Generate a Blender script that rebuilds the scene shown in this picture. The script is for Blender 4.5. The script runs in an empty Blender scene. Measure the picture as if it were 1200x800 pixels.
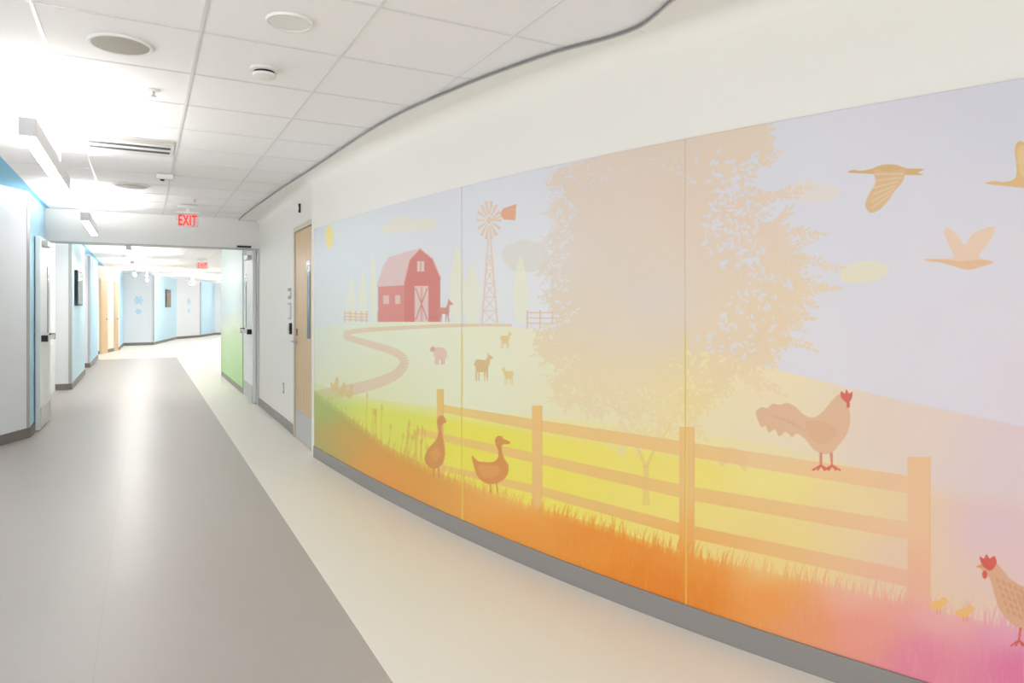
import bpy, math, random
import numpy as np
from mathutils import Vector, Matrix
random.seed(7); rng=np.random.RandomState(5)
S=bpy.context.scene
S.view_settings.view_transform='Standard'
CAMH=1.35; CEIL=2.55
yaw=math.atan(432/800.); Fx,Fy=math.sin(yaw),math.cos(yaw); Rx,Ry=Fy,-Fx

# ---------------------------------------------------------------- helpers
def lin(c):
    c=np.asarray(c,dtype=np.float64)/255.
    return np.where(c<=0.04045,c/12.92,((c+0.055)/1.055)**2.4)
def L4(c): return (*[float(x) for x in lin(c)],1.0)
MATS={}
def mat(name,c,rough=.5,metal=0.,var=.03,scale=30.,bump=0.,emit=None,es=0.,spec=.5,stretch=None,alpha=1.0,coat=0.):
    if name in MATS: return MATS[name]
    m=bpy.data.materials.new(name); m.use_nodes=True; nt=m.node_tree; b=nt.nodes['Principled BSDF']
    tc=nt.nodes.new('ShaderNodeTexCoord'); mp=nt.nodes.new('ShaderNodeMapping'); nz=nt.nodes.new('ShaderNodeTexNoise')
    nt.links.new(tc.outputs['Object'],mp.inputs[0]); nt.links.new(mp.outputs[0],nz.inputs['Vector'])
    nz.inputs['Scale'].default_value=scale; nz.inputs['Detail'].default_value=3
    if stretch: mp.inputs['Scale'].default_value=stretch
    cr=nt.nodes.new('ShaderNodeValToRGB'); l=lin(c)
    cr.color_ramp.elements[0].position=.3; cr.color_ramp.elements[1].position=.7
    cr.color_ramp.elements[0].color=(*[float(max(0,x*(1-var))) for x in l],1)
    cr.color_ramp.elements[1].color=(*[float(min(1,x*(1+var))) for x in l],1)
    nt.links.new(nz.outputs[0],cr.inputs[0]); nt.links.new(cr.outputs[0],b.inputs['Base Color'])
    b.inputs['Roughness'].default_value=rough; b.inputs['Metallic'].default_value=metal
    b.inputs['Specular IOR Level'].default_value=spec
    b.inputs['Coat Weight'].default_value=coat
    if bump>0:
        bp=nt.nodes.new('ShaderNodeBump'); bp.inputs['Strength'].default_value=bump; bp.inputs['Distance'].default_value=.002
        nt.links.new(nz.outputs[0],bp.inputs['Height']); nt.links.new(bp.outputs[0],b.inputs['Normal'])
    if emit is not None:
        b.inputs['Emission Color'].default_value=L4(emit); b.inputs['Emission Strength'].default_value=es
    if alpha<1: b.inputs['Alpha'].default_value=alpha
    MATS[name]=m; return m

COL=S.collection
def mk(name,verts,faces,mats,parent=None,loc=None,smooth=False,fm=None,bevel=0.):
    v=np.array(verts,dtype=float)
    if loc is None: loc=((v[:,0].min()+v[:,0].max())/2,(v[:,1].min()+v[:,1].max())/2,v[:,2].min())
    loc=np.array(loc,dtype=float)
    me=bpy.data.meshes.new(name); me.from_pydata([tuple(x) for x in v-loc],[],faces)
    if not isinstance(mats,(list,tuple)): mats=[mats]
    for m in mats: me.materials.append(m)
    if fm is not None:
        for p,i in zip(me.polygons,fm): p.material_index=i
    if smooth:
        for p in me.polygons: p.use_smooth=True
    me.update()
    o=bpy.data.objects.new(name,me); COL.objects.link(o)
    if parent is not None:
        o.parent=parent; o.location=Vector(loc)-Vector(parent["_o"])
    else: o.location=loc
    o["_o"]=[float(x) for x in loc]
    if bevel>0:
        md=o.modifiers.new('bevel','BEVEL'); md.width=bevel; md.segments=2; md.limit_method='ANGLE'
    return o
def empty(name,loc):
    o=bpy.data.objects.new(name,None); o.empty_display_size=.1; o.location=loc; COL.objects.link(o); o["_o"]=[float(x) for x in loc]; return o
def tag(o,label=None,cat=None,group=None,kind=None):
    if label: o["label"]=label
    if cat: o["category"]=cat
    if group: o["group"]=group
    if kind: o["kind"]=kind
    return o
BF=[(0,3,2,1),(4,5,6,7),(0,1,5,4),(1,2,6,5),(2,3,7,6),(3,0,4,7)]
def bv(x0,x1,y0,y1,z0,z1): return [(x0,y0,z0),(x1,y0,z0),(x1,y1,z0),(x0,y1,z0),(x0,y0,z1),(x1,y0,z1),(x1,y1,z1),(x0,y1,z1)]
def box(name,x0,x1,y0,y1,z0,z1,m,parent=None,bevel=0.,loc=None): return mk(name,bv(x0,x1,y0,y1,z0,z1),BF,m,parent,loc,bevel=bevel)
def boxes(name,L,m,parent=None,bevel=0.):
    V=[];Fc=[]
    for b in L:
        n=len(V); V+=bv(*b); Fc+=[tuple(i+n for i in f) for f in BF]
    return mk(name,V,Fc,m,parent,bevel=bevel)
def lathe(name,prof,c,m,parent=None,n=40,axis='z'):
    V=[];Fc=[]
    for r,h in prof:
        for i in range(n):
            a=2*math.pi*i/n; p=(r*math.cos(a),r*math.sin(a),h)
            if axis=='x': p=(h,r*math.cos(a),r*math.sin(a))
            if axis=='y': p=(r*math.cos(a),h,r*math.sin(a))
            V.append((c[0]+p[0],c[1]+p[1],c[2]+p[2]))
    for k in range(len(prof)-1):
        for i in range(n):
            j=(i+1)%n; Fc.append((k*n+i,k*n+j,(k+1)*n+j,(k+1)*n+i))
    Fc.append(tuple(range(n))[::-1]); Fc.append(tuple((len(prof)-1)*n+i for i in range(n)))
    o=mk(name,V,Fc,m,parent,smooth=False)
    for p in o.data.polygons: p.use_smooth=len(p.vertices)==4
    try: o.data.set_sharp_from_angle(angle=math.radians(35))
    except Exception: pass
    return o
def offs(pts,t):
    P=np.array(pts,float); out=[]
    for i in range(len(P)):
        ns=[]
        if i>0: e=P[i]-P[i-1]; ns.append(np.array([e[1],-e[0]])/np.hypot(*e))
        if i<len(P)-1: e=P[i+1]-P[i]; ns.append(np.array([e[1],-e[0]])/np.hypot(*e))
        n=sum(ns); n/=max(.3,np.hypot(*n)); 
        k=1/max(.5,float(np.dot(n,ns[0])))
        out.append(P[i]+n*t*k)
    return out
def prism(name,A,B,z0,z1,m,parent=None):
    n=len(A); V=[(*p,z0) for p in A]+[(*p,z1) for p in A]+[(*p,z0) for p in B]+[(*p,z1) for p in B]; Fc=[]
    for i in range(n-1):
        Fc.append((i,i+1,n+i+1,n+i)); Fc.append((2*n+i+1,2*n+i,3*n+i,3*n+i+1))
        Fc.append((n+i,n+i+1,3*n+i+1,3*n+i)); Fc.append((i+1,i,2*n+i,2*n+i+1))
    Fc.append((0,n,3*n,2*n)); Fc.append((2*n-1,n-1,3*n-1,4*n-1))
    return mk(name,V,Fc,m,parent)
def wall(name,pts,z0,z1,m,t):
    return tag(prism(name,pts,offs(pts,t),z0,z1,m),kind="structure")

# ---------------------------------------------------------------- materials
M_ceilt=mat('acoustic_tile',(249,249,250),.9,var=.003,scale=60)
M_tbar=mat('ceiling_tbar',(232,233,234),.5,var=.01)
M_dry=mat('drywall_cream',(243,242,236),.7,var=.002,scale=8)
M_wallw=mat('wall_white_warm',(244,243,241),.6,var=.006,scale=6)
M_cool=mat('panel_cool_white',(240,244,249),.45,var=.006,scale=5)
M_blue=mat('wall_sky_blue',(176,220,242),.5,var=.01,scale=5)
M_lblue=mat('wall_pale_blue',(196,228,244),.45,var=.01,scale=5)
M_bluec=mat('ceiling_blue',(128,194,224),.6,var=.01,scale=5)
M_base=mat('rubber_base_grey',(142,139,136),.5,var=.01,scale=20)
M_based=mat('rubber_base_dark',(120,115,110),.5,var=.01,scale=20)
M_steel=mat('brushed_steel',(190,192,194),.35,.6,var=.03,scale=60,stretch=(1,1,.05))
M_dark=mat('dark_metal',(45,45,48),.4,.6)
M_black=mat('black_glass',(12,13,16),.12)
M_wood=mat('maple_veneer',(208,178,134),.4,var=.08,scale=9,stretch=(4,4,.35))
M_frame=mat('frame_tan',(206,197,178),.45)
M_doorw=mat('door_white',(242,244,244),.4,var=.006)
M_plast=mat('white_plastic',(238,238,236),.4,var=.01)
M_plast2=mat('fixture_white',(232,233,236),.35,var=.01)
M_grey=mat('grille_grey',(176,174,162),.6,var=.08,scale=200)
M_trimg=mat('trim_grey',(200,201,200),.4,.0)
M_trimd=mat('soffit_reveal_grey',(138,138,136),.5,.1)
M_red=mat('exit_red',(210,20,14),.5,emit=(255,36,24),es=1.1)
M_up=mat('lamp_uplight',(255,255,255),.5,emit=(255,252,248),es=98.)
M_dn=mat('lamp_diffuser',(245,245,245),.5,emit=(255,253,250),es=18.)
M_up2=mat('lamp_uplight_bright',(255,255,255),.5,emit=(255,251,246),es=210.)
M_dn2=mat('lamp_diffuser_bright',(245,245,245),.5,emit=(255,252,248),es=85.)
M_cream=mat('wall_cream',(243,242,236),.6,var=.002)
M_creamf=mat('wall_far_cream',(244,236,218),.6,var=.005)
M_acry=mat('clear_acrylic',(240,228,228),.1,alpha=.3)
M_art=mat('art_print',(150,110,90),.4,var=.7,scale=9)

# ---------------------------------------------------------------- curved wall
WP=np.array([(6.28,1.357),(5.4,1.425),(4.69,1.50),(3.69,1.648),(2.9,1.82),(2.19,2.0),(1.62,2.19),(1.358,2.29),(1.115,2.40)])
pc=np.polyfit(WP[:,0],WP[:,1],3); dpc=np.polyder(pc)
Y0=1.0
def WX(y):
    y=np.asarray(y,float); return np.where(y>Y0,np.polyval(pc,y),np.polyval(pc,Y0)+np.polyval(dpc,Y0)*(y-Y0))
def WS(y):
    y=np.asarray(y,float); return np.polyval(dpc,np.maximum(y,Y0))
def wnorm(y):
    s=WS(y); n=np.hypot(1,s); return 1/n,-s/n
yy=np.linspace(6.6,-.5,3000); xx=WX(yy)
dd=xx*Fx+yy*Fy; uu=600+800*(xx*Rx+yy*Ry)/dd
ok=(dd>.3)&(uu<1500); yy,uu,dd,xx=yy[ok],uu[ok],dd[ok],xx[ok]
def Yt(t): return np.interp(t,uu,yy)
def Dt(t): return np.interp(t,uu,dd)

# ---------------------------------------------------------------- mural artwork (painted in wall coordinates)
T0,T1,DU=368.,1320.,.5
Z0,Z1=.10,2.06; NR=1508; DZ=(Z1-Z0)/NR; NC=int((T1-T0)/DU)
tc_=T0+(np.arange(NC)+.5)*DU; zc_=Z0+(np.arange(NR)+.5)*DZ
U=np.repeat(tc_[:,None],NR,1).astype(np.float32)
V=(360-(zc_[None,:]-CAMH)*800/Dt(tc_)[:,None]).astype(np.float32)
def idw(s,p=2.2):
    num=np.zeros((NC,NR,3),np.float32); den=np.zeros((NC,NR),np.float32)
    for (u,v,c) in s:
        w=1/(((U-u)**2+((V-v)*1.3)**2+400)**(p/2)*1e-4)
        w=w.astype(np.float32); den+=w; num+=w[...,None]*np.array(c,np.float32)
    return num/den[...,None]
img=idw([(380,300,(220,230,235)),(540,230,(225,228,235)),(600,340,(231,233,235)),(700,200,(222,224,232)),(900,160,(221,222,230)),
 (1190,120,(216,217,229)),(1000,260,(220,220,229)),(1100,420,(225,219,227)),(1190,450,(224,216,224)),(420,370,(226,235,232)),(900,400,(226,222,227))])
def fill(poly,col,a=1.,sub=True):
    P=np.array(poly,float)
    if sub:
        Q=[]
        for i in range(len(P)):
            p,q=P[i],P[(i+1)%len(P)]; n=max(1,int(np.hypot(*(q-p))/8))
            for k in range(n): Q.append(p+(q-p)*k/n)
        P=np.array(Q)
    x=(P[:,0]-T0)/DU-.5; z=CAMH+Dt(P[:,0])*(360-P[:,1])/800; y=(z-Z0)/DZ-.5
    c0=max(0,math.ceil(x.min())); c1=min(NC-1,math.floor(x.max())); r0=max(0,math.floor(y.min())); r1=min(NR-1,math.ceil(y.max()))
    if c1<c0 or r1<r0: return
    D=np.zeros((c1-c0+1,r1-r0+2),np.int16); n=len(x)
    for i in range(n):
        xa,ya,xb,yb=x[i],y[i],x[(i+1)%n],y[(i+1)%n]
        if xa==xb: continue
        if xa>xb: xa,ya,xb,yb=xb,yb,xa,ya
        lo=max(math.ceil(xa),c0); hi=min(math.ceil(xb)-1,c1)
        if hi<lo: continue
        cs=np.arange(lo,hi+1); ys=ya+(cs-xa)*(yb-ya)/(xb-xa)
        rr=np.clip(np.ceil(ys),r0,r1+1).astype(int)-r0
        D[cs-c0,rr]+=1
    m=(np.cumsum(D,1)[:,:-1]&1).astype(np.float32)
    if callable(a): m=m*a(U[c0:c1+1,r0:r1+1],V[c0:c1+1,r0:r1+1])
    else: m=m*a
    sl=img[c0:c1+1,r0:r1+1]
    cc=col[c0:c1+1,r0:r1+1] if isinstance(col,np.ndarray) and col.ndim==3 else np.array(col,np.float32)
    img[c0:c1+1,r0:r1+1]=sl+(cc-sl)*m[...,None]
def sm(P,n=5,closed=True):
    P=np.array(P,float); N=len(P); out=[]
    for i in range(N if closed else N-1):
        g=lambda k:P[k%N] if closed else P[min(max(k,0),N-1)]
        a,b,c,d=g(i-1),g(i),g(i+1),g(i+2)
        for k in range(n):
            t=k/n; out.append(.5*((2*b)+(c-a)*t+(2*a-5*b+4*c-d)*t*t+(3*b-a-3*c+d)*t**3))
    if not closed: out.append(P[-1])
    return out
def line(p,q,w,col,a=1.,w2=None):
    p=np.array(p,float);q=np.array(q,float); w2=w if w2 is None else w2
    e=q-p; n=np.array([-e[1],e[0]])/max(1e-6,np.hypot(*e))/2
    fill([p+n*w,q+n*w2,q-n*w2,p-n*w],col,a)
def ell(c,rx,ry,col,a=1.,n=18,rot=0):
    fill([(c[0]+rx*math.cos(t)*math.cos(rot)-ry*math.sin(t)*math.sin(rot),c[1]+rx*math.cos(t)*math.sin(rot)+ry*math.sin(t)*math.cos(rot)) for t in np.linspace(0,2*math.pi,n,endpoint=False)],col,a,False)
def cloud(P,col,a=.6): fill(sm(P),col,a)
ell((386,277),4.5,14,(248,224,120),.9)
cloud([(444,268),(455,262),(462,255),(475,253),(485,258),(500,254),(512,260),(508,268),(480,271),(455,273)],(236,231,206),.65)
cloud([(588,300),(592,288),(604,284),(615,280),(628,284),(640,290),(640,310),(625,318),(600,316)],(222,220,210),.8)
cloud([(925,228),(932,214),(950,210),(965,216),(985,222),(975,234),(945,237)],(232,218,202),.6)
cloud([(985,318),(998,309),(1018,306),(1036,310),(1041,318),(1028,328),(1000,332),(986,328)],(234,226,190),.75)
cloud([(1060,300),(1072,278),(1095,268),(1120,262),(1150,268),(1200,272),(1250,280),(1240,300),(1150,306),(1090,308)],(226,219,226),.45)
FIELD=idw([(380,395,(225,236,214)),(480,400,(234,240,212)),(560,430,(236,238,206)),(450,455,(234,237,188)),(700,450,(240,227,176)),(620,400,(236,233,203)),
 (900,450,(240,222,182)),(830,430,(242,227,168)),(1050,490,(231,209,194)),(1190,530,(225,203,206)),(1290,540,(224,198,208))])
YEL=idw([(378,465,(194,212,118)),(450,485,(228,231,88)),(560,520,(240,229,76)),(650,560,(243,228,90)),(750,520,(241,226,106)),(800,560,(243,224,110)),
 (900,560,(243,227,136)),(1000,600,(240,214,156)),(1060,650,(236,201,174)),(1160,620,(226,193,200)),(900,640,(242,213,130)),(1260,640,(225,190,203))])
fill([(366,384),(420,380),(480,376),(560,378),(610,384),(700,391),(800,405),(930,438),(1050,468),(1200,500),(1330,520),(1330,900),(366,900)],FIELD)
for (x,t,w) in [(437,296,4),(425,318,5),(412,322,5),(536,290,9),(553,308,11),(610,300,9)]:
    fill(sm([(x,t),(x+w*.7,t+22),(x+w,350),(x+w*.5,377),(x-w*.5,377),(x-w,350),(x-w*.7,t+22)]),(236,237,208),.7)
pth=sm([(600,381),(540,381),(470,384),(415,388),(405,394),(430,402),(462,412),(474,424),(462,440),(430,452),(395,460),(366,466)],6,False)
for i in range(len(pth)-1):
    k=i/len(pth); w=3+13*k**1.2; w2=3+13*((i+1)/len(pth))**1.2
    line(pth[i],pth[i+1]+(pth[i+1]-pth[i])*.02,w,(227,208,176),1.,w2)
fill([(366,448),(430,466),(520,478),(650,490),(800,505),(900,520),(1000,545),(1100,568),(1200,585),(1330,600),(1330,900),(366,900)],YEL,lambda u,v: np.clip((v-(448+(u-366)*.16))/22,.3,1))
BG=img.copy()
for (x0,x1,y0,y1) in [(404,430,364,376),(443,466,365,376),(618,692,363,384)]:
    for k in range(3): line((x0,y0+3+k*(y1-y0)*.3),(x1,y0+4+k*(y1-y0)*.3),1.6,(226,191,156),.75)
    n=5 if x1-x0<50 else 6
    for k in range(n): xx_=x0+(x1-x0)*k/(n-1); line((xx_,y0),(xx_,y1+1),2,(226,191,156),.75)
# barn
RED=(208,122,114)
fill([(443,377),(443,334),(474,331),(474,377)],(214,136,126))
fill([(441,336),(449,312),(456,301),(490,291),(481,304),(474,334)],(225,196,194))
fill([(474,377),(474,332),(480,304),(492,291),(507,303),(516,326),(516,377)],RED)
for k in range(10): line((476+k*4,330),(476+k*4,377),.5,(200,110,102),.5)
fill([(486,377),(486,335),(502,335),(502,377)],(228,202,194))
line((487,337),(501,375),1.2,RED); line((501,337),(487,375),1.2,RED); line((494,336),(494,377),1,RED)
fill([(489,318),(489,306),(497,306),(497,318)],(228,206,198)); line((493,306),(493,318),1,RED)
fill([(449,356),(449,346),(456,346),(456,356)],(226,196,188)); fill([(463,356),(463,346),(469,346),(469,356)],(226,196,188))
for a_,b_ in [((473,333),(480,303)),((480,304),(492,291)),((492,291),(507,303)),((507,303),(517,327))]: line(a_,b_,1.3,(228,184,176))
HO=[(1,12),(3,10),(10,10.5),(12,6),(12.6,2),(13.6,0),(14.4,2),(18,5.6),(17.6,7.6),(14.8,7),(14,10.5),(14,14.5),(13.4,18),(14,27),(12.6,27),(12,19),(11,19),(10.6,27),(9.6,27),(9.6,18),(5.5,18),(5,27),(4,27),(3.6,20),(2.8,27),(1.6,27),(1.4,19),(.8,15),(.2,21),(-1,20),(-.4,13)]
fill([(512.5+x,350+y) for x,y in HO],(208,136,120),.95)
# windmill
WM=(228,200,174)
line((572,281),(565,378),1.6,WM); line((575,281),(583,378),1.6,WM)
for k in range(5):
    y=300+k*16; a=(y-281)/97.; l=572-7*a; r=575+8*a; a2=(y+16-281)/97.; l2=572-7*a2; r2=575+8*a2
    line((l,y),(r,y),1.1,WM); line((l,y),(r2,y+16),.9,WM); line((r,y),(l2,y+16),.9,WM)
for k in range(14):
    a=2*math.pi*k/14; c=(573,258)
    p=(c[0]+4*math.cos(a),c[1]+6*math.sin(a)); q=(c[0]+14.5*math.cos(a),c[1]+23*math.sin(a)); line(p,q,1.2,WM,.95,4)
ell((573,258),3,4,WM); line((573,258),(592,252),1.6,WM)
fill([(586,250),(590,244),(605,239),(604,258),(590,257)],(226,164,128))
GT=[(-10,-8),(-7,-10),(5,-9),(8,-13),(8,-18),(10,-15.5),(15,-13),(16,-11),(12,-10),(10.5,-5),(8.5,0),(8.4,5),(8.2,15),(6.6,15),(6,5),(5,4),(4.2,15),(3,15),(2.6,4.5),(-3.6,5),(-4,15),(-5.4,15),(-5.6,5),(-7,4),(-7.4,15),(-9,15),(-9,3),(-10,-2),(-12,-4)]
def goat(cx,cy,s,col,a=.95,fl=1): fill([(cx+fl*x*s*.8,cy+y*s) for x,y in GT],col,a)
goat(565,431,1.02,(217,184,126)); goat(592,399,.62,(227,196,134)); goat(596,441,.68,(228,205,134),.95,-1)
cx,cy=516,415
for dx in (-5,-2.5,2,4.5): line((cx+dx,cy+4),(cx+dx,cy+12),1.5,(214,166,146))
fill(sm([(cx-8,cy-1),(cx-6,cy-7),(cx,cy-8),(cx+6,cy-6),(cx+8,cy+1),(cx+5,cy+6),(cx-4,cy+6)]),(228,194,174)); fill(sm([(cx-6,cy-8),(cx-10,cy-9),(cx-12,cy-5),(cx-10,cy-3),(cx-7,cy-4)]),(214,166,146))
for (x,y) in [(392,450),(400,456),(409,458)]:
    fill(sm([(x-5,y-3),(x-1,y),(x+2,y-8),(x+4,y-8),(x+5,y),(x+2,y+8),(x-3,y+7)]),(222,196,132),.9)
# ---- big tree
TREE=idw([(700,220,(228,210,193)),(760,350,(224,210,196)),(700,450,(234,214,172)),(850,250,(228,206,185)),(880,400,(232,208,174)),(800,480,(238,216,152)),(640,300,(226,215,203)),(720,380,(227,212,187)),(640,470,(236,220,170)),(900,450,(237,213,168))],2.6)
can=[(652,196),(672,190),(690,186),(730,174),(770,164),(812,157),(850,148),(884,143),(898,165),(888,190),(868,205),(872,228),(862,250),(880,262),(905,268),(915,290),(900,306),(912,322),(935,325),(930,345),(905,352),(915,372),(905,392),(885,398),(890,420),(870,432),(850,438),(846,462),(822,478),(806,470),(795,500),(772,505),(760,486),(735,498),(712,482),(695,495),(672,478),(652,482),(640,455),(655,440),(632,424),(618,400),(640,385),(650,372),(632,350),(640,330),(625,312),(642,296),(634,275),(650,262),(640,240),(655,225),(640,208)]
can=[(760+(x-760)*(.95 if (x<720 or y>440) else .975 if y>200 else 1),y if y<200 else 330+(y-330)*.96) for x,y in can]
TA=lambda u,v: np.clip(.95-(v-400)/100*.25,.62,.95)
fill(sm(can,4),TREE,TA)
cs=sm(can,4); cxy=np.array([760,330.])
def leaf(p,ang,ln,col,a):
    c,s=math.cos(ang),math.sin(ang); P=[(0,0),(.3,.19),(.65,.18),(1,0),(.65,-.18),(.3,-.19)]
    fill([(p[0]+ln*(x*c-y*s),p[1]+ln*(x*s+y*c)) for x,y in P],col,a,False)
def spray(p,ang,length,col,a,ls):
    n=max(3,int(length/5.0))
    for k in range(n):
        q=(p[0]+math.cos(ang)*length*k/n,p[1]+math.sin(ang)*length*k/n+2.5*math.sin(k*.5))
        for sgn in (-1,1):
            leaf(q,ang+sgn*random.uniform(.5,1.2),ls*random.uniform(.6,1.2)*(1-.35*k/n),col,a)
    leaf((p[0]+math.cos(ang)*length,p[1]+math.sin(ang)*length),ang,ls*.8,col,a)
    line(p,(p[0]+math.cos(ang)*length,p[1]+math.sin(ang)*length),1.,col,a)
for i in range(0,len(cs),1):
    p=np.array(cs[i]); o=p-cxy; base_a=math.atan2(o[1]*1.0,o[0])
    right=p[0]>800; sc=1.2 if right else .8
    if p[1]<200 and p[0]<850: continue
    for r in range(2):
        L=random.uniform(8,28)*sc*(1.4 if right and 240<p[1]<430 else .75)
        spray(p-o/np.hypot(*o)*6,base_a+random.uniform(-1.1,1.1),L,TREE,.9,(8 if right else 6)*sc)
for (q,a,L) in [((900,300),.15,84),((905,345),-.1,74),((890,390),.3,64),((870,240),-.25,75),((860,200),-.4,54),((880,270),.05,82),((860,430),.5,64),((800,480),.9,40),((895,330),.1,70),((900,370),.05,50),((870,225),.1,60)]:
    spray(q,a,L,TREE,.92,12)
for k in range(620):
    i=random.randrange(len(cs)); p=np.array(cs[i]); o=cxy-p; f=random.uniform(.0,.34) if p[0]>800 else random.uniform(.0,.2)
    q=p+o*f
    if q[1]<185: continue
    leaf(q,random.uniform(0,6.28),random.uniform(4,10)*(1.1 if q[0]>800 else .75),BG,.75)
for k in range(120):
    q=(random.uniform(830,890),random.uniform(180,310)); leaf(q,random.uniform(0,6.28),random.uniform(5,12),BG,.85)
TR=(230,194,118)
for a,b,w,w2 in [((757,592),(757,545),9,6),((757,548),(745,520),5,3),((757,548),(772,515),5,3),((750,530),(735,505),3,2),((768,525),(785,500),3,2)]: line(a,b,w,TR,.5,w2)
for k in range(34): spray((random.uniform(700,800),random.uniform(495,515)),random.uniform(.3,2.8),18,TREE,.55,8)
fill(sm([(843,545),(842,532),(850,524),(862,525),(874,535),(875,552),(868,548),(858,538),(850,545)]),(236,208,142),.8)
# ---- fence
GRASS=idw([(374,478,(164,186,94)),(378,520,(180,168,86)),(372,540,(148,166,92)),(400,520,(210,164,72)),(430,540,(228,156,58)),(450,570,(229,148,52)),(600,620,(236,150,48)),(700,640,(234,142,40)),(790,690,(228,122,22)),
 (740,680,(229,127,26)),(812,660,(236,148,52)),(820,700,(230,132,34)),(900,700,(237,150,64)),(950,730,(236,152,96)),(1000,735,(236,150,134)),(1080,775,(230,130,154)),(1190,785,(223,114,154)),(1190,735,(229,158,180)),(1110,715,(236,172,166)),(1290,780,(214,102,152)),(600,580,(240,174,86)),(900,668,(241,188,114)),(1000,695,(239,177,154))],3.)
FEN=idw([(516,480,(236,200,110)),(629,520,(238,193,116)),(805,560,(237,193,118)),(900,545,(239,198,142)),(1076,600,(238,194,150)),(1076,690,(236,178,148)),(805,640,(236,166,82))])
def rail(P,w): 
    for i in range(len(P)-1): fill([(P[i][0],P[i][1]-w[i]/2),(P[i+1][0],P[i+1][1]-w[i+1]/2),(P[i+1][0],P[i+1][1]+w[i+1]/2),(P[i][0],P[i][1]+w[i]/2)],FEN,.85)
rail([(516,478),(629,498),(805,526),(1066,568)],[9,13,17,21])
rail([(490,506),(629,537),(805,577),(1066,622)],[8,12,16,20])
rail([(520,548),(629,574),(805,622),(1066,678)],[6,11,15,20])
for x,w,t,b in [(516,8,456,560),(629.5,12,475,610),(805,18,500,660),(1077,27,535,720)]:
    fill([(x-w/2,t),(x+w/2,t),(x+w/2,b),(x-w/2,b)],FEN,1.)
    line((x+w/2-.8,t),(x+w/2-.8,b),1.4,(230,176,116),.5)
# ---- grass
top=[(366,455),(395,478),(415,492),(450,520),(520,556),(600,586),(700,614),(800,648),(900,670),(1000,692),(1060,706),(1200,738),(1330,760)]
tx=np.array([p[0] for p in top],float); ty=np.array([p[1] for p in top],float)
fill(top+[(1330,1000),(366,1000)],GRASS,lambda u,v: np.clip((v-np.interp(u,tx,ty))/14+.35,.35,1))
for k in range(1500):
    x=366+random.random()**.85*960; s=.5+.9*(x-366)/800; y=np.interp(x,tx,ty)+random.uniform(0,16)*s
    h=random.uniform(8,24)*s; lean=random.uniform(-.45,.45)*h; w=random.uniform(1.2,2.6)*s*.8
    fill([(x-w/2,y+6),(x+lean*.35-w*.3,y-h*.5),(x+lean,y-h),(x+lean*.4+w*.3,y-h*.45),(x+w/2,y+6)],GRASS,random.choice([.45,.6,.75]),False)
for k in range(700):
    x=random.uniform(380,1320); s=.5+.9*(x-366)/800; y=np.interp(x,tx,ty)+random.uniform(20,85)*s; h=random.uniform(10,26)*s
    fill([(x-1*s,y),(x+random.uniform(-5,5),y-h),(x+1*s,y)],(242,172,88) if x<900 else (238,168,168),.14,False)
for k in range(26):
    x=random.uniform(425,500); y=np.interp(x,tx,ty)+4; h=random.uniform(22,46); l=random.uniform(-3,5)
    line((x,y),(x+l,y-h),1.,(222,180,80),.5); ell((x+l,y-h),1.2,4,(222,170,80),.5,8)
GO=(212,138,70)
fill(sm([(523,494),(519,487),(514,488),(512,495),(514,505),(511,515),(503,524),(498,534),(499,543),(507,549),(516,546),(521,536),(521,521),(518,508),(518,498)],4),GO,.9)
line((509,547),(508,560),1.3,GO); line((514,547),(515,560),1.3,GO); fill([(502,530),(512,524),(517,532),(510,541)],(226,164,92),.5)
# duck: horizontal body, upright thin neck, flat bill
fill(sm([(553,534),(560,540),(568,541),(577,541),(583,537),(584,529),(581,521),(580,515),(583,511),(588,511),(590,514),(597,517),(597,520),(589,521),(588,528),(591,537),(596,546),(594,557),(585,565),(572,567),(561,560),(556,549)],4),(213,134,66),.92)
fill(sm([(560,545),(574,545),(586,548),(580,558),(567,559)],4),(226,162,90),.55); line((575,566),(575,578),1.5,GO); line((582,566),(583,577),1.5,GO)
RO=(223,180,142)
fill(sm([(887,489),(886,482),(892,477),(899,478),(905,473),(914,474),(923,472),(933,477),(941,485),(952,489),(962,484),(971,474),(978,466),(985,461),(993,462),(998,466),(994,472),(996,482),(996,496),(992,509),(984,520),(975,530),(964,532),(953,526),(944,515),(934,508),(928,512),(921,506),(913,511),(908,503),(901,507),(897,499),(892,500)],5),RO,.95)
fill(sm([(945,493),(965,494),(980,503),(974,516),(960,520),(948,510)],5),(217,168,128),.5)
for k in range(6): line((898+k*6,484+k*1.5),(930+k*3,497+k*2),1.2,(214,164,124),.4)
CR=(210,96,82)
fill(sm([(985,464),(986,458),(990,461),(992,456),(995,461),(999,459),(998,467),(993,472),(988,468)],4),CR); ell((994,474),2.2,4,CR)
for x,xf in [(962,962),(974,975)]:
    line((x,530),(xf,546),3.4,(212,128,102),1.,2.4)
    for dx in (-10,-4,5,10): line((xf,545),(xf+dx,551),2.2,CR)
fill(sm([(1148,663),(1155,656),(1164,657),(1173,665),(1183,677),(1197,686),(1215,690),(1235,682),(1250,665),(1265,655),(1282,660),(1285,675),(1278,690),(1262,705),(1240,722),(1222,734),(1204,739),(1186,731),(1172,715),(1165,695),(1161,680),(1154,671)],5),(215,164,128),.97)
for r_ in range(5):
    for k in range(6):
        x=1167+r_*3+k*7; y=676+r_*9+k*3.2
        if y<730: leaf((x,y),1.0,9,(200,138,104),.55)
fill(sm([(1192,698),(1212,698),(1235,706),(1222,722),(1204,722)],5),(205,146,112),.4)
fill(sm([(1150,660),(1148,652),(1153,654),(1156,649),(1160,654),(1165,651),(1168,659),(1162,668),(1155,666)],4),(208,84,68)); ell((1154,673),3,5,(208,84,68)); fill([(1143,664),(1151,660),(1152,666)],(220,146,90))
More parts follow.
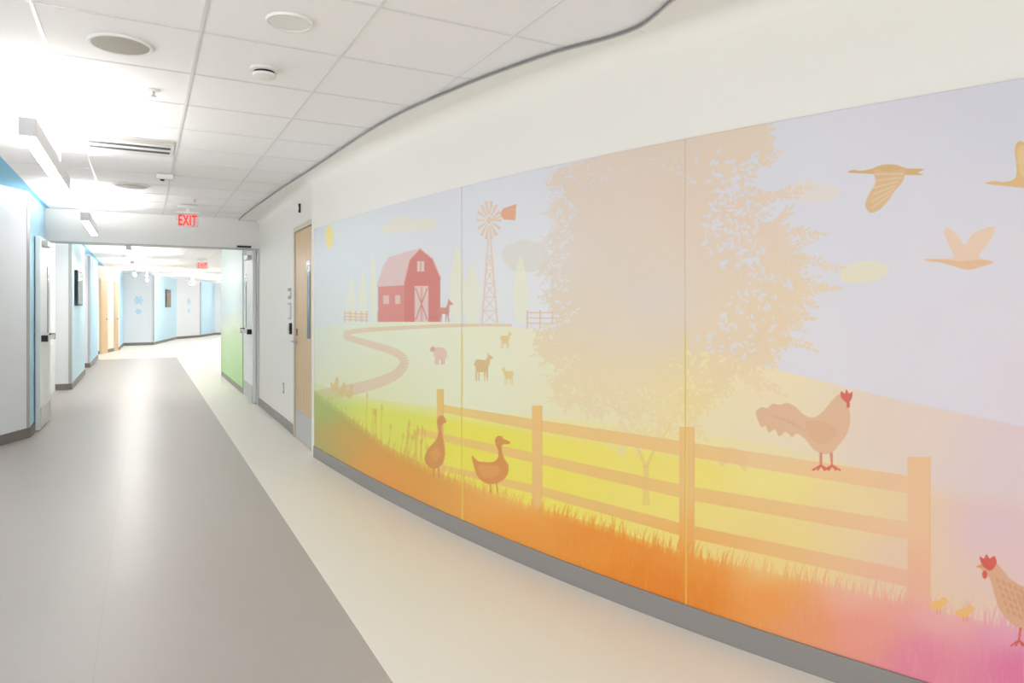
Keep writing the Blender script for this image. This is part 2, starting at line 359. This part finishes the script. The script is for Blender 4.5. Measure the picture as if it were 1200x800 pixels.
for x in (1196,1212):
    line((x,735),(x-2,752),3.4,(208,98,88),1.,2.4)
    for dx in (-10,-4,5,9): line((x-2,750),(x-2+dx,757),2.2,(208,84,70))
for cx,cy in [(1099,707),(1130,716)]:
    fill(sm([(cx-11,cy+1),(cx-4,cy-3),(cx+2,cy-4),(cx+5,cy-8),(cx+10,cy-6),(cx+12,cy-2),(cx+8,cy+1),(cx+4,cy+6),(cx-3,cy+8),(cx-8,cy+5)],4),(237,184,106),.95)
    line((cx-1,cy+6),(cx-1,cy+12),1.2,(222,136,96)); line((cx+3,cy+6),(cx+3,cy+12),1.2,(222,136,96))
G1=(212,172,116)
fill(sm([(993,202),(1000,199),(1008,200),(1020,198),(1034,193),(1050,193),(1062,197),(1083,198),(1076,202),(1082,205),(1062,205),(1044,206),(1024,204),(1008,203)],4),G1)
fill(sm([(1024,199),(1040,201),(1060,199),(1058,212),(1050,222),(1040,236),(1030,246),(1020,249),(1014,241),(1018,228),(1026,214)],4),(218,181,132))
for k in range(6): line((1021+k*.8,244-k*8),(1046+k*2.4,226-k*4.5),2.,(230,204,166),.7)
fill(sm([(1083,303),(1095,303),(1108,303),(1118,301),(1112,287),(1106,272),(1111,267),(1122,275),(1131,287),(1138,276),(1150,269),(1166,266),(1160,282),(1150,295),(1148,302),(1165,307),(1150,312),(1135,316),(1120,312),(1106,307),(1090,307)],4),(234,202,174),.95)
fill(sm([(1083,304),(1108,304),(1125,306),(1150,304),(1164,307),(1148,313),(1134,316),(1118,312),(1100,307)],4),(226,182,138),.8)
fill(sm([(1155,215),(1165,212),(1178,213),(1190,208),(1191,192),(1189,175),(1195,165),(1206,172),(1216,190),(1224,206),(1246,212),(1226,219),(1200,220),(1180,218)],4),(222,180,118),.95)
fill(sm([(1192,180),(1198,170),(1208,180),(1216,196),(1206,206),(1196,204)],4),(232,202,146),.6)
for x in (541.5,803.5,1205):
    line((x,150 if x>600 else 200),(x,390),1.2,(236,236,238),.5)
    line((x,390),(x,900),1.6,(247,224,96) if x<1000 else (234,190,190),.75)
img=np.clip(img*.92+np.array([232,228,226],np.float32)*.08,0,255)  # pale veil imitating specular haze, mixed into the print colours
a4=img.reshape(NC//2,2,NR//2,2,3).mean(axis=(1,3))
ncol,nrow=a4.shape[:2]
M_mur=bpy.data.materials.new('printed_mural'); M_mur.use_nodes=True; nt=M_mur.node_tree; b=nt.nodes['Principled BSDF']
at=nt.nodes.new('ShaderNodeVertexColor'); at.layer_name='print'
nt.links.new(at.outputs[0],b.inputs['Base Color'])
b.inputs['Roughness'].default_value=.38; b.inputs['Specular IOR Level'].default_value=.4
def grid_panel(c0,c1,label):
    n=c1-c0
    tt=T0+(np.arange(c0,c1)+.5)*DU*2; 
    tt[0]=T0+c0*2*DU+.15; tt[-1]=T0+c1*2*DU-.15
    zz=Z0+(np.arange(nrow)+.5)*DZ*2; zz[0]=Z0; zz[-1]=Z1
    y=Yt(tt); x=WX(y); nx,ny=wnorm(y)
    G=np.zeros((n,nrow,3)); G[...,0]=x[:,None]; G[...,1]=y[:,None]; G[...,2]=zz[None,:]
    off=np.array([x.mean(),y.mean(),Z0])
    V_=G.reshape(-1,3); C=a4[c0:c1].reshape(-1,3)
    idx=np.arange(n*nrow).reshape(n,nrow)
    q=np.stack([idx[:-1,:-1],idx[:-1,1:],idx[1:,1:],idx[1:,:-1]],-1).reshape(-1,4)
    ring=np.concatenate([idx[:,0],idx[-1,1:],idx[-2::-1,-1],idx[0,-2:0:-1]])
    bk=V_[ring].copy(); ci=ring//nrow; bk[:,0]+=nx[ci]*.014; bk[:,1]+=ny[ci]*.014
    m=len(ring); st=len(V_); V_=np.concatenate([V_,bk]); C=np.concatenate([C,C[ring]])
    k=np.arange(m); k2=(k+1)%m
    q2=np.stack([ring[k],ring[k2],st+k2,st+k],-1); q=np.concatenate([q,q2])
    me=bpy.data.meshes.new('mural_panel'); me.vertices.add(len(V_)); me.vertices.foreach_set('co',(V_-off).astype(np.float32).ravel())
    me.loops.add(q.size); me.loops.foreach_set('vertex_index',q.astype(np.int32).ravel())
    me.polygons.add(len(q)); me.polygons.foreach_set('loop_start',(np.arange(len(q))*4).astype(np.int32))
    try: me.polygons.foreach_set('loop_total',np.full(len(q),4,np.int32))
    except Exception: pass
    me.update(calc_edges=True)
    ca=me.color_attributes.new('print','FLOAT_COLOR','POINT')
    cl=np.ones((len(V_),4),np.float32); cl[:,:3]=lin(C); ca.data.foreach_set('color',cl.ravel())
    me.materials.append(M_mur)
    o=bpy.data.objects.new('mural_panel',me); o.location=off; COL.objects.link(o)
    return tag(o,label,'wall mural','farm mural panels on curved wall')
c1_,c2_=int(541.5-T0),int(803.5-T0)
grid_panel(0,c1_,"printed farm mural panel with red barn and winding path")
grid_panel(c1_,c2_,"printed mural panel with pale tree, windmill, fence and duck")
grid_panel(c2_,ncol,"printed mural panel with rooster on fence and flying geese")

# ---------------------------------------------------------------- right wall, base
yst=Yt(T0)
ys=np.concatenate([[10.0,9.,8.,7.42,6.62],np.linspace(6.4,-.4,70)])
pts=[]
for y in ys:
    if y>6.5: pts.append((1.41,y))
    else:
        nx,ny=wnorm(y); pts.append((float(WX(y)+nx*.0145),float(y+ny*.0145)))
WPX=np.array([p[0] for p in pts])[::-1]; WPY=np.array([p[1] for p in pts])[::-1]
last=pts[-1]; pts.append((last[0]+.35,-1.2)); pts.append((last[0]+.35,-3.0))
wr=wall('wall_right',pts,0,CEIL,M_cream,-.12)
for p in wr.data.polygons: p.use_smooth=True
wr.data.set_sharp_from_angle(angle=math.radians(30))
bp=[(float(WX(y)),float(y)) for y in np.linspace(float(yst),-.4,80)]
tag(prism('baseboard_right',offs(bp,.007),offs(bp,-.0135),0,.1,M_base),kind='structure')
def bstraight(name,pts,m=M_based,t=.012): 
    return tag(prism(name,offs(pts,t),offs(pts,0),0,.1,m),kind='structure')
bstraight('baseboard_right',[(1.41,9.95),(1.41,7.43)],M_base)

# ---------------------------------------------------------------- floor
fl=mk('floor',[(-2,-3,0),(6,-3,0),(6,39,0),(-2,39,0),(-2,-3,-.1),(6,-3,-.1),(6,39,-.1),(-2,39,-.1)],[(0,1,2,3),(7,6,5,4),(4,5,1,0),(5,6,2,1),(6,7,3,2),(7,4,0,3)],M_base,loc=(0,0,0)); tag(fl,kind='structure')
m=bpy.data.materials.new('sheet_vinyl'); m.use_nodes=True; nt=m.node_tree; b=nt.nodes['Principled BSDF']; fl.data.materials[0]=m
def MN(op,a,bb=None):
    n=nt.nodes.new('ShaderNodeMath'); n.operation=op
    for i,v in enumerate((a,bb)):
        if v is None: continue
        if isinstance(v,(int,float)): n.inputs[i].default_value=v
        else: nt.links.new(v,n.inputs[i])
    return n.outputs[0]
def mixc(f,a,bb):
    n=nt.nodes.new('ShaderNodeMix'); n.data_type='RGBA'
    nt.links.new(f,n.inputs[0])
    for i,v in ((6,a),(7,bb)):
        if isinstance(v,tuple): n.inputs[i].default_value=v
        else: nt.links.new(v,n.inputs[i])
    return n.outputs[2]
tcn=nt.nodes.new('ShaderNodeTexCoord'); sx=nt.nodes.new('ShaderNodeSeparateXYZ'); nt.links.new(tcn.outputs['Object'],sx.inputs[0])
nz=nt.nodes.new('ShaderNodeTexNoise'); nz.inputs['Scale'].default_value=1.2; nz.inputs['Detail'].default_value=1; nt.links.new(tcn.outputs['Object'],nz.inputs['Vector'])
mask=MN('MULTIPLY',MN('LESS_THAN',sx.outputs[0],.79),MN('LESS_THAN',sx.outputs[1],20.6))
sea=MN('LESS_THAN',MN('ABSOLUTE',MN('SUBTRACT',MN('FRACT',MN('DIVIDE',MN('ADD',sx.outputs[1],.4),1.9)),.5)),.001)
sea2=MN('LESS_THAN',MN('ABSOLUTE',MN('ADD',sx.outputs[0],.16)),.0015)
seam=MN('MULTIPLY',MN('MAXIMUM',sea,sea2),.2)
g=mixc(nz.outputs[0],L4((171,163,157)),L4((174,166,160)))
g=mixc(seam,g,L4((120,115,110)))
c=mixc(nz.outputs[0],L4((234,228,218)),L4((236,231,221)))
colr=mixc(mask,c,g); nt.links.new(colr,b.inputs['Base Color'])
b.inputs['Roughness'].default_value=.36

# ---------------------------------------------------------------- ceiling
V_=[];F_=[];fm=[]
def addb(bx,mi):
    n=len(V_); V_.extend(bv(*bx)); F_.extend([tuple(i+n for i in f) for f in BF]); fm.extend([mi]*6)
addb((-1.0,6.,-3.,39.,CEIL,CEIL+.1),0)
addb((-2.,-1.0,-3.,39.,CEIL,CEIL+.1),2)
for k in range(-1,8):
    x=.22+.61*k; addb((x-.007,x+.007,-3,39,CEIL-.003,CEIL-.0005),1)
y=3.26-.61*10
while y<39:
    addb((-1.0,6.,y-.007,y+.007,CEIL-.0026,CEIL-.0006),1); y+=.61
tag(mk('ceiling',V_,F_,[M_ceilt,M_tbar,M_bluec],fm=fm,loc=(0,0,CEIL)),kind='structure')
ed=[(1.14,9.94),(1.148,9.1),(1.20,7.4),(1.277,5.85),(1.352,4.3),(1.487,3.44),(1.66,2.78),(1.80,2.46),(1.845,2.30),(1.83,2.16),(1.80,2.02),(1.76,1.6),(1.72,.9),(1.70,0.),(1.70,-3)]
es=[tuple(p) for p in sm(ed,6,False)]
V_=[];F_=[];fm=[];ZS=2.534; NA=9
for p in es:
    yv=p[1]
    wx=float(np.interp(yv,WPY,WPX))+.0005 if yv>-.4 else 2.95
    r=min(.085,.88*(wx-p[0]))
    V_.append((p[0],yv,CEIL-.005)); V_.append((p[0],yv,ZS))
    for k in range(NA+1):
        a=math.pi/2*k/NA; V_.append((wx-r+r*math.sin(a),yv,ZS-r+r*math.cos(a)))
R_=NA+3
for i in range(len(es)-1):
    for k in range(R_-1):
        F_.append((i*R_+k,i*R_+k+1,(i+1)*R_+k+1,(i+1)*R_+k)); fm.append(1 if k==0 else 0)
t1=tag(mk('trim_1',V_,F_,[M_dry,M_trimd],fm=fm,smooth=True),kind='structure')
t1.data.set_sharp_from_angle(angle=math.radians(40))
tag(prism('trim_2',offs(es,-.003),offs(es,.003),2.530,2.5335,M_steel),kind='structure')
jn=[(1.845,2.31),(2.0,2.34)]
tag(prism('trim_3',offs(jn,-.002),offs(jn,.002),2.5325,2.5339,M_tbar),kind='structure')

# ---------------------------------------------------------------- left & far walls
wall('wall_left',[(-1.045,8.63),(-1.75,7.2)],0,CEIL,M_cool,.1)
wall('wall_left',[(-1.045,9.95),(-1.045,8.635)],0,CEIL,M_blue,.1)
tag(prism('baseboard_left',[(-1.033,8.99),(-1.033,8.625),(-1.74,7.19)],[(-1.045,8.99),(-1.045,8.63),(-1.75,7.2)],0,.1,M_based),kind='structure')
def guard(x,y,lab,m=M_steel,s=.045):
    o=boxes('corner_guard',[(x-.003,x+.004,y,y+s,.1,2.5),(x-s,x+.004,y-.004,y,.1,2.5)],m); return tag(o,lab,'corner guard','corridor corner guards')
tag(prism('corner_guard',offs([(-1.045,8.67),(-1.045,8.63),(-1.063,8.594)],-.004),[(-1.044,8.67),(-1.044,8.63),(-1.062,8.594)],.1,2.5,M_steel),"brushed steel corner guard on pale panelled wall",'corner guard')
LW=[([(-1.26,13.3),(-1.26,10.1)],M_wallw),([(-1.04,13.3),(-1.36,13.3)],M_cool),([(-1.04,16.2),(-1.04,13.302)],M_lblue),
 ([(-1.3,18.),(-1.3,16.2)],M_wallw),([(-1.06,18.),(-1.4,18.)],M_cool),([(-1.06,21.),(-1.06,18.002)],M_blue),([(-1.14,22.8),(-1.14,21.0)],M_wallw),
 ([(-.67,24.9),(-1.14,22.8)],M_creamf),([(-.62,27.6),(-.67,24.9)],M_blue)]
for p,mm in LW: wall('wall_left',p,0,CEIL,mm,.1 if p[0][1]!=p[1][1] else .05)
for p in [[(-1.04,16.2),(-1.04,13.3),(-1.26,13.3)],[(-1.06,21.),(-1.06,18.),(-1.3,18.)],[(-.62,27.6),(-.67,24.9),(-1.14,22.8)]]:
    tag(prism('baseboard_left',offs(p,-.012),p,0,.1,M_based),kind='structure')
guard(-1.035,13.3,"steel corner guard on protruding blue wall"); guard(-1.055,18.,"steel corner guard on protruding blue wall")
FW=[([(.32,27.7),(-.62,27.6)],M_cool),([(1.24,32.3),(.32,27.7)],M_lblue),([(2.27,33.9),(1.24,32.3)],M_cool),([(3.1,36.6),(2.27,33.9)],M_lblue),([(5.6,36.8),(3.1,36.6)],M_cool)]
for p,mm in FW:
    wall('wall_far',p,0,CEIL,mm,.1); tag(prism('baseboard_far',offs(p,-.012),p,0,.1,M_based),kind='structure')
wall('wall_far_right',[(5.5,36.8),(5.5,14.7)],0,CEIL,M_wallw,-.1)
wall('wall_far_right',[(5.5,14.7),(1.38,14.7)],0,CEIL,M_wallw,-.1)
wall('wall_far_right',[(1.37,14.7),(1.37,11.2)],0,CEIL,M_wallw,-.1)
wall('wall_far_right',[(1.40,11.2),(1.40,10.1)],0,CEIL,M_wallw,-.1)
bstraight('baseboard_far_right',[(1.37,14.7),(1.37,11.2)],M_base,.006)
for (x,y) in [(.32,27.7),(2.27,33.9)]:
    tag(box('corner_guard',x-.03,x+.03,y-.035,y-.015,.1,2.5,M_steel),"steel corner guard between white and blue walls",'corner guard')
m=bpy.data.materials.new('meadow_mural'); m.use_nodes=True; nt=m.node_tree; b=nt.nodes['Principled BSDF']
tcn=nt.nodes.new('ShaderNodeTexCoord'); sx=nt.nodes.new('ShaderNodeSeparateXYZ'); nt.links.new(tcn.outputs['Object'],sx.inputs[0])
h=MN('ADD',sx.outputs[2],MN('MULTIPLY',MN('SINE',MN('MULTIPLY',sx.outputs[1],2.2)),.07))
cr=nt.nodes.new('ShaderNodeValToRGB'); nt.links.new(MN('DIVIDE',h,2.2),cr.inputs[0])
E=cr.color_ramp.elements; E[0].position=0; E[0].color=L4((160,208,136)); E[1].position=1; E[1].color=L4((224,237,234))
for p,cc in [(.18,(188,223,166)),(.36,(214,233,194)),(.40,(230,239,216)),(.5,(224,238,226)),(.55,(220,236,236))]:
    e=E.new(p); e.color=L4(cc)
nt.links.new(cr.outputs[0],b.inputs['Base Color']); b.inputs['Roughness'].default_value=.4
tag(box('mural_panel',1.352,1.366,11.3,14.65,.1,2.4,m),"green and pale blue meadow mural on corridor wall",'wall mural')

# ---------------------------------------------------------------- header + door leaves
tag(box('wall_header',-1.045,1.41,9.95,10.1,2.16,CEIL,M_wallw),kind='structure')
tag(boxes('trim_4',[(-1.04,1.39,9.96,10.09,2.14,2.16),(1.39,1.41,9.96,10.09,0,2.16),(-1.045,-1.02,9.96,10.09,0,2.16)],M_trimg),kind='structure')
tag(box('trim_5',1.12,1.30,9.92,9.955,2.165,2.19,M_dark,bevel=.004),kind='structure')
def leaf_door(name,x0,x1,y0,y1,face,mat_,label,sg):
    e=empty(name,((x0+x1)/2,(y0+y1)/2,0)); tag(e,label,'door',kind='structure')
    box('door_leaf',x0,x1,y0,y1,.01,2.13,mat_,e,bevel=.003)
    fx=face
    box('lite',min(fx,fx+sg*.004),max(fx,fx+sg*.004),(y0+y1)/2+.16,(y0+y1)/2+.26,1.05,1.85,M_black,e)
    a,b_=sorted((fx,fx+sg*.004)); box('kick_plate',a,b_,y0+.03,y1-.03,.03,.25,M_steel,e)
    a,b_=sorted((fx+sg*.03,fx+sg*.06)); box('push_bar',a,b_,y0+.12,y1-.12,.98,1.03,M_steel,e,bevel=.004)
    a,b_=sorted((fx,fx+sg*.06)); boxes('push_bar_mount',[(a,b_,y0+.08,y0+.14,.97,1.04),(a,b_,y1-.14,y1-.08,.97,1.04)],M_dark,e,bevel=.004)
    a,b_=sorted((fx,fx+sg*.06)); box('door_closer',a,b_,y0+.1,y0+.4,2.03,2.09,M_steel,e,bevel=.004)
    return e
leaf_door('door_1',-1.035,-.99,9.0,9.93,-.99,M_doorw,"white steel fire door leaf held open against wall",1)
leaf_door('door_2',1.345,1.39,10.13,11.1,1.345,M_doorw,"white steel fire door leaf held open against wall",-1)
e=empty('door_3',(1.40,6.95,0)); tag(e,"maple wood door with tan frame and narrow glass",'door',kind='structure')
boxes('door_frame',[(1.385,1.409,7.34,7.40,0,2.18),(1.385,1.409,6.46,6.50,0,2.18),(1.385,1.409,6.50,7.34,2.13,2.18)],M_frame,e,bevel=.003)
box('door_leaf',1.396,1.409,6.505,7.335,.01,2.125,M_wood,e)
box('lite',1.3925,1.396,6.62,6.76,1.05,1.8,M_black,e)
box('kick_plate',1.394,1.396,6.53,7.31,.02,.3,M_steel,e)
lathe('handle_rose',[(.028,0),(.028,-.01),(.012,-.014),(.010,-.05)],(1.396,7.26,1.0),M_steel,e,20,'x')
box('handle_lever',1.338,1.352,7.14,7.27,.99,1.01,M_steel,e,bevel=.004)
box('lock_plate',1.393,1.396,7.23,7.29,1.06,1.13,M_dark,e)
def on_seg(name,p,q,a0,a1,z0,z1,th,m,parent=None,off=0.):
    p=np.array(p,float);q=np.array(q,float); A=p+(q-p)*a0; B=p+(q-p)*a1; n=np.array([(q-p)[1],-(q-p)[0]]); n/=np.hypot(*n)
    A0,B0=A-n*off,B-n*off
    return prism(name,[A0-n*th,B0-n*th],[A0,B0],z0,z1,m,parent)
P_,Q_=(-.67,24.9),(-1.14,22.8)
for i,(a0,a1) in enumerate([(.62,.93),(.10,.26)]):
    c=np.array(P_)+(np.array(Q_)-np.array(P_))*(a0+a1)/2
    e=empty('door_%d'%(4+i),(c[0],c[1],0)); tag(e,"maple wood patient room door in cream wall",'door',kind='structure')
    on_seg('door_frame',P_,Q_,a0-.02,a1+.02,.0,2.18,.02,M_frame,e,.001); on_seg('door_leaf',P_,Q_,a0,a1,.01,2.12,.01,M_wood,e,.0215)
    on_seg('handle_lever',P_,Q_,a0+.03,a0+.08,.98,1.02,.04,M_steel,e,.032)

# ---------------------------------------------------------------- wall devices
def dev(name,x,y,z,w,h,d,m,label,cat,inner=None):
    e=empty(name,(x,y,z-h/2)); tag(e,label,cat)
    box('body',x-d,x-.0005,y-w/2,y+w/2,z-h/2,z+h/2,m,e,bevel=.002)
    if inner: nm,iw,ih,im=inner; box(nm,x-d-.003,x-d,y-iw/2,y+iw/2,z-ih/2,z+ih/2,im,e)
    return e
dev('room_sign',1.41,7.72,1.50,.16,.12,.008,M_grey,"grey room sign plate beside the maple door",'sign',('sign_insert',.13,.05,M_cool))
dev('room_sign',1.41,7.72,1.31,.16,.18,.008,M_steel,"metal framed notice holder beside the maple door",'sign',('sign_insert',.13,.14,M_plast))
dev('card_reader',1.41,7.62,1.12,.05,.12,.025,M_dark,"small black card reader beside the door",'card reader',('reader_face',.03,.05,M_black))
dev('light_switch',1.41,7.85,1.10,.075,.12,.006,M_plast,"white wall switch plate",'switch',('rocker',.035,.07,M_plast2))
dev('wall_outlet',1.41,8.1,.43,.075,.12,.006,M_grey,"grey electrical outlet near the baseboard",'outlet',('socket',.03,.07,M_plast))
dev('alarm_strobe',1.41,7.15,2.36,.03,.09,.02,M_dark,"small dark alarm strobe above the maple door",'alarm',('lens',.02,.04,M_plast))
e=empty('wall_display',(-1.03,14.4,1.38)); tag(e,"black flat wall display on pale blue wall",'display')
box('housing',-1.0395,-.99,13.85,14.95,1.38,1.99,M_dark,e,bevel=.005); box('screen',-.99,-.986,13.88,14.92,1.41,1.96,M_black,e)
for (p,q,a) in [((1.24,32.3),(.32,27.7),.42)]:
    c=np.array(p)+(np.array(q)-np.array(p))*a
    e=empty('framed_picture',(c[0],c[1],1.35)); tag(e,"dark framed picture on pale blue wall",'picture')
    on_seg('frame',p,q,a-.11,a+.11,1.35,2.05,.03,M_black,e,.001); on_seg('print',p,q,a-.07,a+.07,1.47,1.93,.004,M_art,e,.0315)
def flower(p,q,a,cz,r,lab):
    p=np.array(p,float);q=np.array(q,float); c=p+(q-p)*a; t=(q-p)/np.hypot(*(q-p)); n=np.array([t[1],-t[0]])
    out=[]
    for j in range(72):
        an=2*math.pi*j/72; rr=r*(.55+.45*abs(math.cos(3*an)))
        w=c+t*rr*math.cos(an)-n*.004; out.append((w[0],w[1],cz+rr*math.sin(an)))
    return tag(mk('wall_decal',out,[tuple(range(72))],M_lblue),lab,'wall decal')
for (p,q) in [((.32,27.7),(-.62,27.6)),((2.27,33.9),(1.24,32.3))]:
    flower(p,q,.5,1.6,.16,"pale blue flower decal on white wall panel"); flower(p,q,.5,1.2,.11,"small pale blue flower decal on white wall panel")

# ---------------------------------------------------------------- ceiling devices
def pendant(x,y0,y1,label="white linear pendant light with glowing uplight",z=2.2,w=.075,h=.1,far=False):
    e=empty('pendant_light',(x,(y0+y1)/2,z)); tag(e,label,'ceiling light','linear corridor pendants')
    box('housing',x-w/2,x+w/2,y0,y1,z+.006,z+h,M_plast2,e,bevel=.003)
    box('diffuser',x-w/2+.008,x+w/2-.008,y0+.01,y1-.01,z,z+.006,M_dn2 if far else M_dn,e)
    box('lamp_strip',x-w/2+.008,x+w/2-.008,y0+.02,y1-.02,z+h,z+h+.004,M_up2 if far else M_up,e)
    for yy_ in (y0+.3,y1-.3):
        lathe('suspension',[(.006,0),(.006,CEIL-z-h-.012)],(x,yy_,z+h+.003),M_plast,e,8)
        lathe('canopy',[(.03,0),(.034,.012)],(x,yy_,CEIL-.0125),M_plast,e,20)
for (x,a,b_) in [(-.51,-2.8,-1.0),(-.51,.5,2.3),(-.51,4.15,5.95),(-.51,7.95,9.5),(-.2,11.8,13.6),(-.2,15.6,17.4),(-.2,19.4,21.2),(.1,23.4,25.2),(1.6,27.,28.8),(3.,30.,31.8),(3.0,23.,24.8),(3.0,17.,18.8),(3.9,34,35.5)]:
    pendant(x,a,b_,far=a>11)
def disc(name,x,y,r,label,cat,m1,m2):
    e=empty(name,(x,y,CEIL-.01)); tag(e,label,cat)
    lathe('rim',[(r,-.001),(r,-.006),(r*.97,-.012),(r*.9,-.012),(r*.88,-.006)],(x,y,CEIL-.0),m1,e)
    lathe('grille',[(r*.88,-.004),(r*.88,-.009),(r*.3,-.0105)],(x,y,CEIL),m2,e); return e
disc('ceiling_speaker',-.09,3.58,.132,"round ceiling speaker with grey perforated grille",'speaker',M_plast,M_grey)
disc('ceiling_cover_plate',.54,2.96,.095,"round white cover plate on ceiling tile",'cover plate',M_plast,M_plast)
disc('air_diffuser',-.1,7.7,.165,"round white air diffuser on ceiling tile",'air diffuser',M_plast,M_grey)
def smoke(x,y,label):
    e=empty('smoke_detector',(x,y,CEIL-.055)); tag(e,label,'smoke detector')
    lathe('base_plate',[(.068,-.001),(.068,-.014),(.062,-.018)],(x,y,CEIL),M_plast,e)
    lathe('sensing_slot',[(.05,-.018),(.05,-.03)],(x,y,CEIL),M_dark,e)
    lathe('cap',[(.058,-.03),(.056,-.042),(.035,-.054),(.02,-.055)],(x,y,CEIL),M_plast,e)
smoke(.535,3.61,"white round smoke detector with dark slot")
def sprink(x,y):
    e=empty('sprinkler_head',(x,y,CEIL-.04)); tag(e,"small metal ceiling sprinkler head",'sprinkler')
    lathe('escutcheon',[(.03,-.001),(.028,-.008),(.012,-.01)],(x,y,CEIL),M_plast,e,20)
    lathe('stem',[(.007,-.01),(.006,-.035)],(x,y,CEIL),M_steel,e,12); lathe('deflector',[(.014,-.035),(.014,-.038)],(x,y,CEIL),M_steel,e,12)
sprink(.05,4.25); sprink(.5,8.3)
e=empty('slot_diffuser',(-.08,5.8,CEIL-.01)); tag(e,"rectangular white slot air diffuser with dark slots",'air diffuser')
box('frame',-.37,.20,5.5,6.07,CEIL-.008,CEIL-.0055,M_plast2,e)
boxes('slot',[(-.35,.18,5.56+k*.16,5.63+k*.16,CEIL-.0095,CEIL-.0082) for k in range(3)],M_dark,e)
box('deflector_blade',-.36,.19,5.52,5.54,CEIL-.03,CEIL-.0082,M_grey,e)
e=empty('ceiling_sensor',(.17,6.9,CEIL-.06)); tag(e,"small white box sensor on ceiling",'sensor')
box('body',.10,.24,6.85,6.95,CEIL-.05,CEIL-.0055,M_plast,e,bevel=.006); lathe('lens',[(.02,0),(.015,-.012)],(.15,6.9,CEIL-.05),M_dark,e,16)
def exit_sign(x,y,label):
    e=empty('exit_sign',(x,y,2.29)); tag(e,label,'exit sign','illuminated exit signs')
    box('canopy',x-.10,x+.10,y-.05,y+.05,CEIL-.045,CEIL-.0055,M_plast,e,bevel=.004)
    box('stem',x-.02,x+.02,y-.012,y+.012,2.465,CEIL-.045,M_plast,e)
    box('top_rail',x-.13,x+.13,y-.02,y+.02,2.45,2.468,M_plast,e,bevel=.003)
    box('sign_panel',x-.125,x+.125,y-.004,y+.004,2.295,2.45,M_acry,e,bevel=.002)
    cu=bpy.data.curves.new('t','FONT'); cu.body='EXIT'; cu.size=.2; cu.extrude=.002; cu.align_x='CENTER'; cu.offset=.004; cu.space_character=1.08
    to=bpy.data.objects.new('t',cu); COL.objects.link(to); bpy.context.view_layer.update()
    me=bpy.data.meshes.new_from_object(to.evaluated_get(bpy.context.evaluated_depsgraph_get())); bpy.data.objects.remove(to)
    me.materials.clear(); me.materials.append(M_red)
    o=bpy.data.objects.new('lettering',me); COL.objects.link(o); o.parent=e; o.rotation_euler=(math.pi/2,0,0); o.location=(0,-.0075,.021); o.scale=(.46,.86,1)
exit_sign(.456,8.85,"red illuminated exit sign hanging from tiled ceiling")
exit_sign(1.27,18.3,"red exit sign further along corridor ceiling")

for o in bpy.data.objects:
    if "_o" in o: del o["_o"]

# ---------------------------------------------------------------- world, camera
w=bpy.data.worlds.new('World'); S.world=w; w.use_nodes=True; w.node_tree.nodes['Background'].inputs[0].default_value=(.985,.99,1.,1); w.node_tree.nodes['Background'].inputs[1].default_value=1.27
cam=bpy.data.cameras.new('camera'); cam.lens=24; cam.sensor_width=36; cam.shift_y=-40/1200; cam.clip_start=.02
co=bpy.data.objects.new('camera',cam); co.location=(0,0,CAMH); co.rotation_euler=(math.pi/2,0,-yaw); COL.objects.link(co); S.camera=co
